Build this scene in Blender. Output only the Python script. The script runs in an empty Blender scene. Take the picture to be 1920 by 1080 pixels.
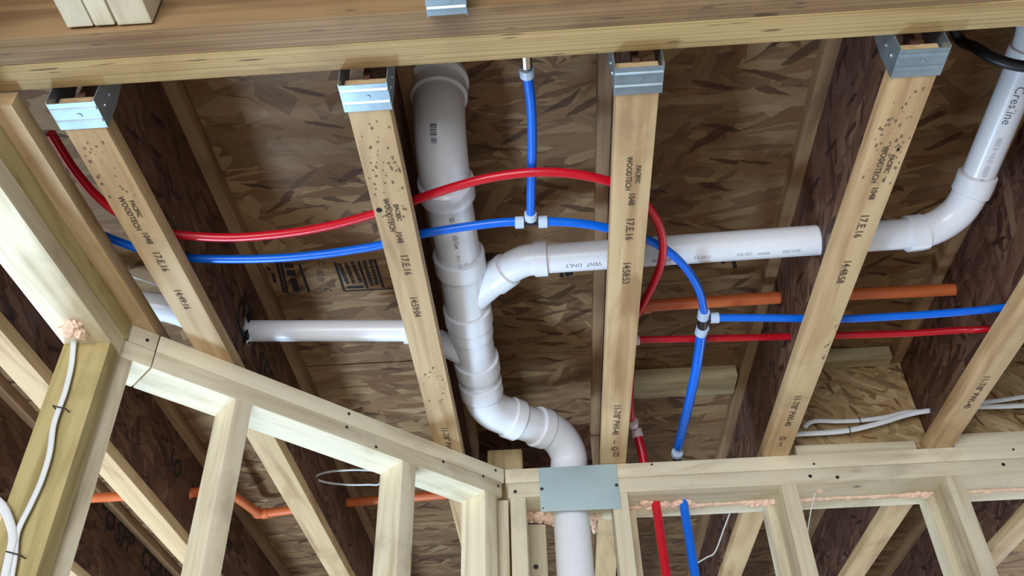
import bpy, bmesh, math, random
from mathutils import Vector, Matrix
random.seed(7)
D = bpy.data
SC = bpy.context.scene
COL = SC.collection

# ------------------------------------------------------------------ camera, world, light
R_ = ((0.99798102, 0.05841604, -0.02492875), (0.05604621, -0.62534514, 0.77833301), (-0.02987806, 0.77815874, 0.62735658))
CAM = Vector((-.1604, 0, 1.4)); FPX = 1650.4
cd = D.cameras.new('camera'); cam = D.objects.new('camera', cd); COL.objects.link(cam)
cd.sensor_width = 36; cd.lens = FPX / 1920 * 36; cd.clip_start = .02
rx, ry, rf = [Vector(r) for r in R_]
cm = Matrix(((rx.x, ry.x, -rf.x, CAM.x), (rx.y, ry.y, -rf.y, CAM.y), (rx.z, ry.z, -rf.z, CAM.z), (0, 0, 0, 1)))
cam.matrix_world = cm
SC.camera = cam
SC.view_settings.view_transform = 'Standard'; SC.view_settings.look = 'None'
SC.view_settings.gamma = 1; SC.view_settings.use_curve_mapping = False
SC.view_settings.exposure = 0.46

w = D.worlds.new('world'); SC.world = w; w.use_nodes = True
bg = w.node_tree.nodes['Background']; bg.inputs[0].default_value = (.80, .90, 1, 1); bg.inputs[1].default_value = .45

def area(name, loc, target, sx, sy, power, col):
    l = D.lights.new(name, 'AREA'); l.shape = 'RECTANGLE'; l.size = sx; l.size_y = sy; l.energy = power; l.color = col
    o = D.objects.new(name, l); COL.objects.link(o); o.location = loc
    o.rotation_euler = (Vector(target) - Vector(loc)).to_track_quat('-Z', 'Y').to_euler()
    return o
area('window_light', (-1.1, -2.5, 1.1), (-.4, 1.6, 2.3), 2.0, 1.6, 84, (.93, .96, 1))
area('window_light', (-3.6, 2.6, 1.0), (-.9, 2.2, 2.4), 2.0, 1.6, 40, (.82, .92, 1))
area('window_light', (2.9, 4.2, 1.1), (.6, 2.2, 2.4), 1.6, 1.4, 22, (.95, .97, 1))
area('added_uplight', (-1.5, 2.3, .35), (-.9, 2.2, 2.4), .5, .35, 44, (.52, .74, 1))  # added unseen uplight for the undersides beyond the slanted wall

# ------------------------------------------------------------------ geometry constants (metres)
ZB = 2.421            # underside of the floor joists, top of the wall plates
ZS = ZB + .302        # underside of the subfloor
FW, FH = .0625, .031  # joist flange
WT = .010             # joist web

def atz(px, py, z):
    d = rx * ((px - 960) / FPX) + ry * ((540 - py) / FPX) + rf
    return CAM + d * ((z - CAM.z) / d.z)
def atx(px, py, x):
    d = rx * ((px - 960) / FPX) + ry * ((540 - py) / FPX) + rf
    return CAM + d * ((x - CAM.x) / d.x)
def aty(px, py, y):
    d = rx * ((px - 960) / FPX) + ry * ((540 - py) / FPX) + rf
    return CAM + d * ((y - CAM.y) / d.y)

# ------------------------------------------------------------------ node helpers / materials
def new_mat(name):
    m = D.materials.new(name); m.use_nodes = True
    nt = m.node_tree; b = nt.nodes['Principled BSDF']
    return m, nt, b
def N(nt, t, **kw):
    n = nt.nodes.new(t)
    for k, v in kw.items():
        if k.startswith('i_'):
            key = k[2:]; key = int(key) if key.isdigit() else key.replace('_', ' ')
            n.inputs[key].default_value = v
        else: setattr(n, k, v)
    return n
def L(nt, a, b): nt.links.new(a, b)
def ramp(nt, fac, stops):
    r = N(nt, 'ShaderNodeValToRGB'); e = r.color_ramp.elements
    while len(e) < len(stops): e.new(.5)
    for i, (p, c) in enumerate(stops):
        e[i].position = p; e[i].color = (c[0], c[1], c[2], 1) if len(c) == 3 else c
    L(nt, fac, r.inputs[0]); return r.outputs[0]
def mix(nt, fac, a, b, mode='MIX'):
    m = N(nt, 'ShaderNodeMix', data_type='RGBA', blend_type=mode)
    for s, v in ((m.inputs[0], fac), (m.inputs[6], a), (m.inputs[7], b)):
        if hasattr(v, 'links'): L(nt, v, s)
        else: s.default_value = v if not isinstance(v, tuple) else (v[0], v[1], v[2], 1)
    return m.outputs[2]
def maths(nt, op, a, b=0.0):
    m = N(nt, 'ShaderNodeMath', operation=op)
    for s, v in ((m.inputs[0], a), (m.inputs[1], b)):
        if hasattr(v, 'links'): L(nt, v, s)
        else: s.default_value = v
    return m.outputs[0]
def s2l(r, g, b):
    f = lambda c: (c / 255 / 12.92) if c / 255 <= .04045 else ((c / 255 + .055) / 1.055) ** 2.4
    return (f(r), f(g), f(b))
def objvec(nt, swz=None, rnd=6.0):
    tc = N(nt, 'ShaderNodeTexCoord'); oi = N(nt, 'ShaderNodeObjectInfo')
    v = tc.outputs['Object']
    if swz:
        sp = N(nt, 'ShaderNodeSeparateXYZ'); L(nt, v, sp.inputs[0]); cb = N(nt, 'ShaderNodeCombineXYZ')
        for i, ax in enumerate(swz): L(nt, sp.outputs['xyz'.index(ax)], cb.inputs[i])
        v = cb.outputs[0]
    if rnd:
        sc = N(nt, 'ShaderNodeMath', operation='MULTIPLY', i_1=rnd); L(nt, oi.outputs['Random'], sc.inputs[0])
        ad = N(nt, 'ShaderNodeVectorMath', operation='ADD'); L(nt, v, ad.inputs[0]); L(nt, sc.outputs[0], ad.inputs[1])
        v = ad.outputs[0]
    return v
def mapping(nt, v, rot=0, scale=(1, 1, 1), loc=(0, 0, 0)):
    if rot:                                   # turn first, stretch afterwards
        q = N(nt, 'ShaderNodeMapping'); L(nt, v, q.inputs[0]); q.inputs['Rotation'].default_value = (0, 0, rot); v = q.outputs[0]
    m = N(nt, 'ShaderNodeMapping'); L(nt, v, m.inputs[0])
    m.inputs['Scale'].default_value = scale; m.inputs['Location'].default_value = loc
    return m.outputs[0]

def wood_mat(name, light, mid, dark, knots=True, ply=False, stain=.25, rough=.62):
    """long grain runs along the object's local X"""
    m, nt, b = new_mat(name)
    v = objvec(nt)
    g = N(nt, 'ShaderNodeTexNoise', i_Scale=1.0, i_Detail=5.0, i_Roughness=.6, i_Distortion=.6)
    L(nt, mapping(nt, v, 0, (1.6, 38, 38)), g.inputs['Vector'])
    big = N(nt, 'ShaderNodeTexNoise', i_Scale=1.0, i_Detail=3.0, i_Distortion=1.2)
    L(nt, mapping(nt, v, 0, (2.6, 15, 15), (3, 1, 2)), big.inputs['Vector'])
    c1 = ramp(nt, g.outputs[0], [(.32, mid), (.50, light), (.70, light)])
    c2 = ramp(nt, g.outputs[0], [(.35, dark), (.62, mid)])
    f = ramp(nt, big.outputs[0], [(.46, (0, 0, 0)), (.64, (.75, .75, .75))])
    c = mix(nt, f, c1, c2)
    if ply:
        pl = N(nt, 'ShaderNodeTexNoise', i_Scale=1.0, i_Detail=2.0)
        L(nt, mapping(nt, v, 0, (.35, 230, 30)), pl.inputs['Vector'])
        pf = ramp(nt, pl.outputs[0], [(.40, (.45, .45, .45)), (.48, (0, 0, 0))])
        c = mix(nt, pf, c, dark)
        ds = N(nt, 'ShaderNodeTexNoise', i_Scale=1.0, i_Detail=1.0)
        L(nt, mapping(nt, v, 0, (14, 160, 60), (9, 3, 1)), ds.inputs['Vector'])
        c = mix(nt, ramp(nt, ds.outputs[0], [(.70, (0, 0, 0)), (.74, (.8, .8, .8))]), c, tuple(x * .35 for x in dark))
    st = N(nt, 'ShaderNodeTexNoise', i_Scale=5.0, i_Detail=6.0, i_Roughness=.65)
    L(nt, v, st.inputs['Vector'])
    c = mix(nt, ramp(nt, st.outputs[0], [(.56, (0, 0, 0)), (.74, (stain * 2, stain * 2, stain * 2))]), c, tuple(x * .6 for x in dark))
    if knots:
        k = N(nt, 'ShaderNodeTexVoronoi', i_Scale=1.0); L(nt, mapping(nt, v, 0, (9, 15, 15), (2, 5, 1)), k.inputs['Vector'])
        ks = N(nt, 'ShaderNodeSeparateColor'); L(nt, k.outputs['Color'], ks.inputs[0])
        kf = maths(nt, 'MULTIPLY', ramp(nt, k.outputs['Distance'], [(.05, (.85, .85, .85)), (.11, (.25, .25, .25)), (.2, (0, 0, 0))]), maths(nt, 'GREATER_THAN', ks.outputs[0], .72))
        c = mix(nt, kf, c, tuple(x * .34 for x in dark))
    oi = N(nt, 'ShaderNodeObjectInfo')
    hs = N(nt, 'ShaderNodeHueSaturation'); L(nt, c, hs.inputs['Color'])
    mr = N(nt, 'ShaderNodeMapRange', i_3=.90, i_4=1.08); L(nt, oi.outputs['Random'], mr.inputs[0]); L(nt, mr.outputs[0], hs.inputs['Value'])
    L(nt, hs.outputs[0], b.inputs['Base Color']); b.inputs['Roughness'].default_value = rough
    bp = N(nt, 'ShaderNodeBump', i_Strength=.25, i_Distance=.0012); L(nt, g.outputs[0], bp.inputs['Height']); L(nt, bp.outputs[0], b.inputs['Normal'])
    return m

def osb_mat(name, cols, swz=None, sc=1.0, seams=None, main=0.0, gap=.5):
    """pressed strands: layers of long thin cells at different angles, each with its own tone and fibre streaks"""
    m, nt, b = new_mat(name)
    v = objvec(nt, swz, 0 if seams else 5.0)
    wn = N(nt, 'ShaderNodeTexNoise', i_Scale=14.0, i_Detail=4.0, i_Roughness=.65); L(nt, v, wn.inputs['Vector'])
    wv = N(nt, 'ShaderNodeVectorMath', operation='MULTIPLY_ADD'); L(nt, wn.outputs['Color'], wv.inputs[0]); wv.inputs[1].default_value = (.022, .022, 0); L(nt, v, wv.inputs[2])
    vv = wv.outputs[0]
    c = None; hsum = None
    for i, (rot, sx, sy, th) in enumerate(((.10, 9, 30, 0), (-.35, 10, 36, .45), (.50, 11, 38, .55), (-.12, 9, 44, .55), (1.15, 13, 46, .82), (.25, 12, 56, .62), (-.85, 14, 52, .80), (.04, 12, 70, .72))):
        vo = N(nt, 'ShaderNodeTexVoronoi', i_Scale=1.0); vo.inputs['Randomness'].default_value = 1
        L(nt, mapping(nt, vv, rot + main, (sx * sc, sy * sc, .01), (i * 3.7, i * 1.9, 0)), vo.inputs['Vector'])
        sp = N(nt, 'ShaderNodeSeparateColor'); L(nt, vo.outputs['Color'], sp.inputs[0])
        gr = N(nt, 'ShaderNodeTexNoise', i_Scale=1.0, i_Detail=4.0, i_Roughness=.6); L(nt, mapping(nt, vv, rot + main, (12 * sc, 170 * sc, 1), (i, 0, 0)), gr.inputs['Vector'])
        val = maths(nt, 'ADD', maths(nt, 'MULTIPLY', sp.outputs[0], .62), maths(nt, 'MULTIPLY', gr.outputs[0], .42))
        ci = ramp(nt, val, [(.16, cols[0]), (.36, cols[1]), (.56, cols[2]), (.78, cols[3]), (1.0, cols[4])])
        rd = maths(nt, 'GREATER_THAN', sp.outputs[2], .72)
        ci = mix(nt, maths(nt, 'MULTIPLY', rd, .40), ci, tuple(x * y for x, y in zip(cols[1], (1.25, .92, .8))))
        if c is None: c = ci; hsum = val
        else:
            edge = N(nt, 'ShaderNodeMapRange', i_1=th, i_2=th + .03); L(nt, sp.outputs[1], edge.inputs[0]); mask = edge.outputs[0]
            c = mix(nt, mask, c, ci)
            hm = N(nt, 'ShaderNodeMix', data_type='FLOAT'); L(nt, mask, hm.inputs[0]); L(nt, hsum, hm.inputs[2]); L(nt, val, hm.inputs[3]); hsum = hm.outputs[0]
    bl = N(nt, 'ShaderNodeTexNoise', i_Scale=2.6, i_Detail=4.0); L(nt, v, bl.inputs['Vector'])
    c = mix(nt, ramp(nt, bl.outputs[0], [(.40, (0, 0, 0)), (.70, (.55, .55, .55))]), c, cols[1])
    # narrow dark voids between strands
    for q, (rot, sx, sy) in enumerate(((-.30, 26, 150), (.62, 24, 110))):
        dk = N(nt, 'ShaderNodeTexVoronoi', i_Scale=1.0); L(nt, mapping(nt, vv, rot + main, (sx * sc, sy * sc, .01), (5 + q, 8, 0)), dk.inputs['Vector'])
        s3 = N(nt, 'ShaderNodeSeparateColor'); L(nt, dk.outputs['Color'], s3.inputs[0])
        c = mix(nt, ramp(nt, s3.outputs[2], [(.966, (0, 0, 0)), (.980, (gap + .3,) * 3)]), c, tuple(x * y for x, y in zip(cols[0], (.62, .52, .48))))
    L(nt, c, b.inputs['Base Color']); b.inputs['Roughness'].default_value = .62; b.inputs['Specular IOR Level'].default_value = .3
    bp = N(nt, 'ShaderNodeBump', i_Strength=.45, i_Distance=.0015); L(nt, hsum, bp.inputs['Height']); L(nt, bp.outputs[0], b.inputs['Normal'])
    return m

def plain(name, col, rough=.4, metal=0, bump=0, noise=0, spec=.5, scale=60, sss=0):
    m, nt, b = new_mat(name)
    b.inputs['Roughness'].default_value = rough; b.inputs['Metallic'].default_value = metal; b.inputs['Specular IOR Level'].default_value = spec
    v = objvec(nt)
    n = N(nt, 'ShaderNodeTexNoise', i_Scale=float(scale), i_Detail=4.0); L(nt, v, n.inputs['Vector'])
    lo = tuple(x * (1 - noise) for x in col); hi = tuple(min(1, x * (1 + noise * .6)) for x in col)
    L(nt, ramp(nt, n.outputs[0], [(.35, lo), (.65, hi)]), b.inputs['Base Color'])
    if bump:
        bp = N(nt, 'ShaderNodeBump', i_Strength=bump, i_Distance=.002); L(nt, n.outputs[0], bp.inputs['Height']); L(nt, bp.outputs[0], b.inputs['Normal'])
    if sss: b.inputs['Subsurface Weight'].default_value = sss; b.inputs['Subsurface Radius'].default_value = (.004, .003, .003)
    return m

M_STUD = wood_mat('stud_wood', s2l(228, 218, 190), s2l(216, 203, 170), s2l(178, 160, 126))
M_POST = wood_mat('post_wood', s2l(197, 180, 125), s2l(174, 153, 99), s2l(140, 119, 76))
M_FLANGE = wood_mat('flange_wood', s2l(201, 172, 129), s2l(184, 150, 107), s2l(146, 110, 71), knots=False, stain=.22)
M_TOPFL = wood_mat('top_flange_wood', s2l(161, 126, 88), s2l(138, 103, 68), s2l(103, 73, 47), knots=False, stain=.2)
M_LVL = wood_mat('beam_wood', s2l(184, 158, 107), s2l(165, 135, 87), s2l(126, 94, 57), knots=False, ply=True, stain=.15)
M_LVL2 = wood_mat('beam_wood_brown', s2l(154, 124, 85), s2l(135, 104, 68), s2l(104, 74, 48), knots=False, ply=True, stain=.2)
M_BLOCK = wood_mat('block_wood', s2l(216, 192, 146), s2l(196, 168, 122), s2l(160, 128, 86), knots=False, stain=.15)
M_BOARD = wood_mat('cleat_wood', s2l(216, 204, 162), s2l(190, 172, 128), s2l(150, 128, 88), knots=False, stain=.2)
M_OSB = osb_mat('subfloor_osb', [s2l(92, 62, 40), s2l(120, 90, 60), s2l(140, 109, 74), s2l(160, 129, 90), s2l(196, 166, 122)], seams=True, sc=.62)
M_WEB = osb_mat('web_osb', [s2l(53, 33, 27), s2l(85, 57, 46), s2l(100, 70, 55), s2l(117, 87, 68), s2l(150, 119, 96)], swz='zyx', main=1.35, sc=.9)
M_SHADE = osb_mat('shade_panel_osb', [s2l(50, 32, 26), s2l(76, 52, 40), s2l(90, 64, 48), s2l(106, 78, 58), s2l(136, 106, 82)], swz='xzy')  # darker web tones, the bay's shade put into the colour
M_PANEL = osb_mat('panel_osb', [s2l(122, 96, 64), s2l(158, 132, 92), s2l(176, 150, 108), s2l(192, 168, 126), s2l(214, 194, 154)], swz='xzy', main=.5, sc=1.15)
M_PVC = plain('white_pvc', s2l(240, 243, 250), .28, noise=.015, sss=.1)
M_CPVC = plain('orange_cpvc', s2l(226, 118, 66), .35, noise=.05)
M_BLUE = plain('blue_pex', s2l(0, 108, 232), .28, noise=.03)
M_RED = plain('red_pex', s2l(203, 17, 38), .28, noise=.03)
M_RINGB = plain('pale_blue_ring', s2l(196, 214, 240), .35, noise=.03)
M_RINGW = plain('white_ring', s2l(236, 214, 220), .35, noise=.03)
M_BLACK = plain('black_plastic', s2l(22, 24, 30), .4, noise=.1)
M_BRASS = plain('nickel', s2l(200, 196, 180), .25, metal=1)
M_GALV = plain('galvanised_steel', s2l(158, 176, 188), .34, metal=.75, noise=.10, scale=45)
M_GALVP = plain('dull_galvanised_plate', s2l(176, 198, 202), .5, metal=.1, noise=.07, scale=14)
M_SCREW = plain('screw_steel', s2l(70, 66, 64), .4, metal=.6)
M_FOAM = plain('orange_foam', s2l(255, 216, 192), .8, noise=.10, bump=.6, scale=90, sss=.15)
M_CABLE = plain('white_cable_sheath', s2l(226, 230, 232), .4, noise=.03)
M_SPECK = plain('mould', s2l(120, 100, 76), .8, noise=.35, scale=300)
M_INK = plain('stamp_ink', s2l(84, 66, 50), .8, noise=.3, scale=300)
M_INKD = plain('dark_stamp_ink', s2l(26, 20, 20), .8, noise=.3, scale=200)
M_INKG = plain('grey_print', s2l(100, 108, 124), .6, noise=.2, scale=300)
M_CONC = plain('concrete', s2l(205, 202, 196), .8, noise=.1, bump=.2, scale=8)
M_DARKHOLE = plain('hole_shade', s2l(30, 24, 22), .9)  # near-black colour painted in for the shade inside holes and gaps

# ------------------------------------------------------------------ object helpers
def tag(o, label=None, cat=None, group=None, kind=None):
    if label: o['label'] = label
    if cat: o['category'] = cat
    if group: o['group'] = group
    if kind: o['kind'] = kind
    return o
def empty(name, loc, label, cat, group=None, M=None):
    o = D.objects.new(name, None); o.empty_display_size = .05; COL.objects.link(o)
    o.matrix_world = M if M is not None else Matrix.Translation(Vector(loc))
    return tag(o, label, cat, group)
def finish(name, bm, mat, parent=None, M=None, smooth=35, bevel=0):
    """bm holds local coordinates when M (local->world) is given, else world coordinates"""
    if bevel:
        bmesh.ops.bevel(bm, geom=list(bm.edges), offset=bevel, segments=2, affect='EDGES', profile=.6)
    me = D.meshes.new(name)
    if M is None:
        xs = [v.co for v in bm.verts]
        c = Vector(((min(v.x for v in xs) + max(v.x for v in xs)) / 2, (min(v.y for v in xs) + max(v.y for v in xs)) / 2, min(v.z for v in xs)))
        M = Matrix.Translation(c)
        bmesh.ops.translate(bm, vec=-c, verts=bm.verts)
    bmesh.ops.recalc_face_normals(bm, faces=bm.faces)
    bm.to_mesh(me); bm.free()
    for p in me.polygons: p.use_smooth = True
    me.set_sharp_from_angle(angle=math.radians(smooth))
    me.materials.append(mat)
    o = D.objects.new(name, me); COL.objects.link(o)
    if parent is not None:
        o.parent = parent; o.matrix_parent_inverse = Matrix.Identity(4)
        bpy_m = world_of(parent).inverted() @ M
        o.matrix_basis = bpy_m
    else: o.matrix_basis = M
    return o
def world_of(o):
    m = o.matrix_basis.copy()
    p = o.parent
    while p is not None: m = p.matrix_basis @ m; p = p.parent
    return m
def bx(bm, a, b):
    a = Vector(a); b = Vector(b)
    vs = [bm.verts.new((x, y, z)) for x in (a.x, b.x) for y in (a.y, b.y) for z in (a.z, b.z)]
    for f in ((0, 1, 3, 2), (4, 6, 7, 5), (0, 4, 5, 1), (2, 3, 7, 6), (0, 2, 6, 4), (1, 5, 7, 3)): bm.faces.new([vs[i] for i in f])
def frame(org, X, Zup):
    X = Vector(X).normalized(); Z = Vector(Zup); Y = Z.cross(X).normalized(); Z = X.cross(Y)
    return Matrix(((X.x, Y.x, Z.x, org[0]), (X.y, Y.y, Z.y, org[1]), (X.z, Y.z, Z.z, org[2]), (0, 0, 0, 1)))
def lumber(name, p0, p1, wy, hz, mat, up=(0, 0, 1), parent=None, bevel=.003, label=None, cat=None, group=None, off=(0, 0)):
    """board whose centre line runs p0->p1; wy across, hz along `up`"""
    p0 = Vector(p0); p1 = Vector(p1); ln = (p1 - p0).length
    M = frame(p0, p1 - p0, up)
    bm = bmesh.new(); bx(bm, (0, -wy / 2 + off[0], -hz / 2 + off[1]), (ln, wy / 2 + off[0], hz / 2 + off[1]))
    o = finish(name, bm, mat, parent, M, bevel=bevel)
    return tag(o, label, cat, group)

def catmull(pts, n=8):
    P = [Vector(p) for p in pts]
    if len(P) < 3: return P
    P = [P[0] * 2 - P[1]] + P + [P[-1] * 2 - P[-2]]
    out = []
    for i in range(1, len(P) - 2):
        for k in range(n):
            t = k / n; a, b, c, d = P[i - 1], P[i], P[i + 1], P[i + 2]
            out.append(.5 * ((2 * b) + (c - a) * t + (2 * a - 5 * b + 4 * c - d) * t * t + (3 * b - a - 3 * c + d) * t ** 3))
    out.append(P[-2]); return out
def sweep(bm, pts, prof, seg=28, flat=(1, 1), side=None, cap=True):
    """prof: [(s, r)...] along the path; equal s twice makes a step; negative s counts from the end ('e', x)"""
    P = [Vector(p) for p in pts]
    cum = [0]
    for a, b in zip(P, P[1:]): cum.append(cum[-1] + (b - a).length)
    Lt = cum[-1]
    pr = []
    for s, r in prof:
        if isinstance(s, tuple): s = Lt - s[1]
        pr.append((min(max(s, 0), Lt), r))
    def radius(s):
        for (s0, r0), (s1, r1) in zip(pr, pr[1:]):
            if s0 <= s <= s1 and s1 > s0: return r0 + (r1 - r0) * (s - s0) / (s1 - s0)
        return pr[-1][1]
    st = list(pr)
    for s in cum:
        if pr[0][0] < s < pr[-1][0] and all(abs(s - q[0]) > 1e-4 for q in pr): st.append((s, radius(s)))
    st = sorted(enumerate(st), key=lambda q: (q[1][0], q[0])); st = [q[1] for q in st]
    def at(s):
        for i in range(len(cum) - 1):
            if s <= cum[i + 1] + 1e-9:
                t = (s - cum[i]) / max(cum[i + 1] - cum[i], 1e-9); return P[i].lerp(P[i + 1], t), i
        return P[-1], len(P) - 2
    def tan(s):
        e = min(.004, Lt * .1); a, _ = at(max(s - e, 0)); b, _ = at(min(s + e, Lt)); return (b - a).normalized()
    t0 = tan(st[0][0]); u = Vector(side) if side else (Vector((0, 0, 1)) if abs(t0.z) < .9 else Vector((1, 0, 0)))
    u = (u - t0 * u.dot(t0)).normalized()
    rings = []
    for s, r in st:
        p, _ = at(s); t = tan(s); u = (u - t * u.dot(t)).normalized(); v = t.cross(u)
        rings.append([bm.verts.new(p + u * (math.cos(a) * r * flat[0]) + v * (math.sin(a) * r * flat[1])) for a in [2 * math.pi * k / seg for k in range(seg)]])
    for A, B in zip(rings, rings[1:]):
        for k in range(seg):
            bm.faces.new((A[k], A[(k + 1) % seg], B[(k + 1) % seg], B[k]))
    if cap:
        bm.faces.new(rings[0][::-1]); bm.faces.new(rings[-1])
def tube(name, pts, r, mat, parent=None, smooth=True, n=8, seg=24, **kw):
    bm = bmesh.new(); P = catmull(pts, n) if smooth and len(pts) > 2 else [Vector(p) for p in pts]
    sweep(bm, P, [(0, r), (('e', 0), r)], seg, **kw)
    return finish(name, bm, mat, parent)
def hubprof(rb, rh, l0, l1, lip=.0015):
    """a fitting: hub (rh) of length l0 at the start, body rb, hub of length l1 at the end"""
    p = []
    if l0: p += [(0, rh - lip), (lip, rh), (l0, rh), (l0 + .003, rb)]
    else: p += [(0, rb)]
    if l1: p += [(('e', l1 + .003), rb), (('e', l1), rh), (('e', lip), rh), (('e', 0), rh - lip)]
    else: p += [(('e', 0), rb)]
    return p

_tc = {}
def text_verts(s, size, sx=1.0, bold=0):
    c = D.curves.new('t', 'FONT'); c.body = s; c.offset = bold; c.size = size; c.resolution_u = 2; c.align_y = 'CENTER'
    c.space_character = 1.02
    o = D.objects.new('t', c); me = D.meshes.new_from_object(o)
    vs = [(v.co.x * sx, v.co.y) for v in me.vertices]; fs = [tuple(p.vertices) for p in me.polygons]
    D.objects.remove(o); D.curves.remove(c); D.meshes.remove(me)
    return vs, fs
def text_bm(bm, s, size, org, X, Y, sx=1.0, bold=0):
    org, X, Y = Vector(org), Vector(X), Vector(Y)
    vs, fs = text_verts(s, size, sx, bold)
    nv = [bm.verts.new(org + X * x + Y * y) for x, y in vs]
    for f in fs:
        try: bm.faces.new([nv[i] for i in f])
        except ValueError: pass
def quad_bm(bm, org, X, Y, x0, y0, x1, y1):
    org, X, Y = Vector(org), Vector(X), Vector(Y)
    bm.faces.new([bm.verts.new(org + X * a + Y * b) for a, b in ((x0, y0), (x1, y0), (x1, y1), (x0, y1))])
def pipe_text(bm, s, size, p, axis, radial, r, sx=1.0):
    """wrap print on a cylinder: starts at p (on the axis), runs along axis, centred on radial direction"""
    p = Vector(p); axis = Vector(axis).normalized(); radial = Vector(radial); radial = (radial - axis * radial.dot(axis)).normalized()
    up = radial.cross(axis)          # letter-up for a reader looking at the pipe from outside
    vs, fs = text_verts(s, size, sx)
    nv = []
    for x, y in vs:
        a = y / r
        nv.append(bm.verts.new(p + axis * x + (radial * math.cos(a) + up * math.sin(a)) * (r + .0004)))
    for f in fs:
        try: bm.faces.new([nv[i] for i in f])
        except ValueError: pass
def ink(name, bm, mat, parent): return finish(name, bm, mat, parent)

# ------------------------------------------------------------------ setting
bm = bmesh.new(); bx(bm, (-4.5, -3.5, -.1), (4.5, 6, 0)); tag(finish('floor', bm, M_CONC), kind='structure')
bm = bmesh.new()
SEAM = 1.925
bx(bm, (-3.6, -1.8, ZS), (3.2, SEAM - .0025, ZS + .018))
bx(bm, (-3.6, SEAM + .0025, ZS), (-.82, 3.144, ZS + .018)); bx(bm, (-.816, SEAM + .0025, ZS), (3.2, 3.144, ZS + .018))
bx(bm, (-3.6, 3.149, ZS), (3.2, 5.0, ZS + .018)); bx(bm, (-3.6, -1.8, ZS + .02), (3.2, 5.0, ZS + .03))
ceil = tag(finish('ceiling', bm, M_OSB, smooth=20), kind='structure')
# grade stamps printed on the underside of the subfloor
ZI = ZS - .0006
bm = bmesh.new()
X = Vector((1, 0, 0)); Y = Vector((0, 1, 0))
def stroke(bm, a, b, w=.002, z=ZI):
    a = atz(a[0], a[1], z); b = atz(b[0], b[1], z); d = (b - a).normalized(); n = Vector((-d.y, d.x, 0)) * w
    bm.faces.new([bm.verts.new(q) for q in (a + n, b + n, b - n, a - n)])
for a, b in (((519, 492), (533, 549)), ((526, 490), (539, 549)), ((561, 496), (580, 548)), ((628, 492), (646, 546)), ((672, 490), (689, 541)), ((702, 486), (719, 540))):
    stroke(bm, a, b, .0032)
stroke(bm, (541, 494), (543, 502), .010, ZI); stroke(bm, (545, 507), (547, 517), .010); stroke(bm, (549, 522), (557, 546), .008); stroke(bm, (511, 512), (516, 530), .0035); stroke(bm, (501, 500), (506, 508), .003); stroke(bm, (646, 546), (737, 541), .0022); stroke(bm, (650, 539), (682, 538), .004)
for col, (x0, y0, x1, y1) in enumerate(((636, 494, 652, 532), (648, 493, 664, 532), (660, 491, 677, 530), (682, 489, 698, 536), (694, 487, 708, 536))):
    random.seed(col)
    t = 0
    while t < .95:
        l = random.uniform(.04, .10)
        a = (x0 + (x1 - x0) * t, y0 + (y1 - y0) * t); t2 = min(t + l, 1); b = (x0 + (x1 - x0) * t2, y0 + (y1 - y0) * t2)
        stroke(bm, a, b, .0045); t += l + random.uniform(.015, .03)
for t, p, sz in (('C', (600, 490), .022), ('02', (597, 507), .022), ('C', (612, 540), .022)):
    text_bm(bm, t, sz, atz(p[0], p[1], ZI), Y * .95 + X * .1, X, 1)
# bar marks seen above and below the branch pipe
for k, (px, h) in enumerate(((912, 14), (918, 18), (923, 10), (930, 19), (936, 16), (944, 8), (950, 12), (958, 8))):
    stroke(bm, (px, 474), (px + 3, 474 + h), .003)
for a, b in (((1052, 509), (1054, 520)), ((1062, 508), (1064, 518)), ((1070, 508), (1071, 516)), ((1374, 485), (1379, 503)), ((1352, 488), (1358, 494)), ((1228, 500), (1240, 500)), ((1258, 497), (1272, 496)), ((1281, 494), (1300, 492)), ((1305, 490), (1318, 489))):
    stroke(bm, a, b, .0045)
finish('stamped_lettering', bm, M_INKD, ceil)

# ------------------------------------------------------------------ floor joists
def web_mesh(name, x, y0, y1, holes, parent):
    c = D.curves.new('w', 'CURVE'); c.dimensions = '2D'; c.fill_mode = 'BOTH'; c.extrude = WT / 2
    z0, z1 = ZB + FH - .004, ZS - FH + .004
    s = c.splines.new('POLY'); pts = [(y0, z0), (y1, z0), (y1, z1), (y0, z1)]
    s.points.add(3)
    for i, (a, b) in enumerate(pts): s.points[i].co = (a, b, 0, 1)
    s.use_cyclic_u = True
    for hy, hz, hr, jag in holes:
        s = c.splines.new('POLY'); n = 28; s.points.add(n - 1)
        for i in range(n):
            a = 2 * math.pi * i / n; r = hr * (1 + random.uniform(-jag, jag)); s.points[i].co = (hy + r * math.cos(a), hz + r * math.sin(a), 0, 1)
        s.use_cyclic_u = True
    o = D.objects.new('w', c); me = D.meshes.new_from_object(o); D.objects.remove(o); D.curves.remove(c)
    bm = bmesh.new(); bm.from_mesh(me); D.meshes.remove(me)
    for v in bm.verts: v.co = Vector((x + v.co.z, v.co.x, v.co.y))
    return finish(name, bm, M_WEB, parent, smooth=20)
def joist(x, y0, y1, label, holes=(), group='engineered I-joists carrying the floor above'):
    e = empty('floor_joist', (x, y0, ZB), label, 'joist', group)
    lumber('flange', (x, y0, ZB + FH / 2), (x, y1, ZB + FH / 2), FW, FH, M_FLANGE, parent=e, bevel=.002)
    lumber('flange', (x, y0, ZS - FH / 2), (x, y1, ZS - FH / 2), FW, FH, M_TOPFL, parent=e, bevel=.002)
    web_mesh('web', x, y0, y1, holes, e)
    return e
YB = .7799        # far face of the header beam
JX = {-2: -2.032, -1: -1.626, 0: -1.226, 1: -.8196, 2: -.395, 3: 0.0, 4: .3998, 5: .798, 6: 1.204, 7: 1.61}
YE = 4.9
y0 = YB + .019
J = {}
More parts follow.
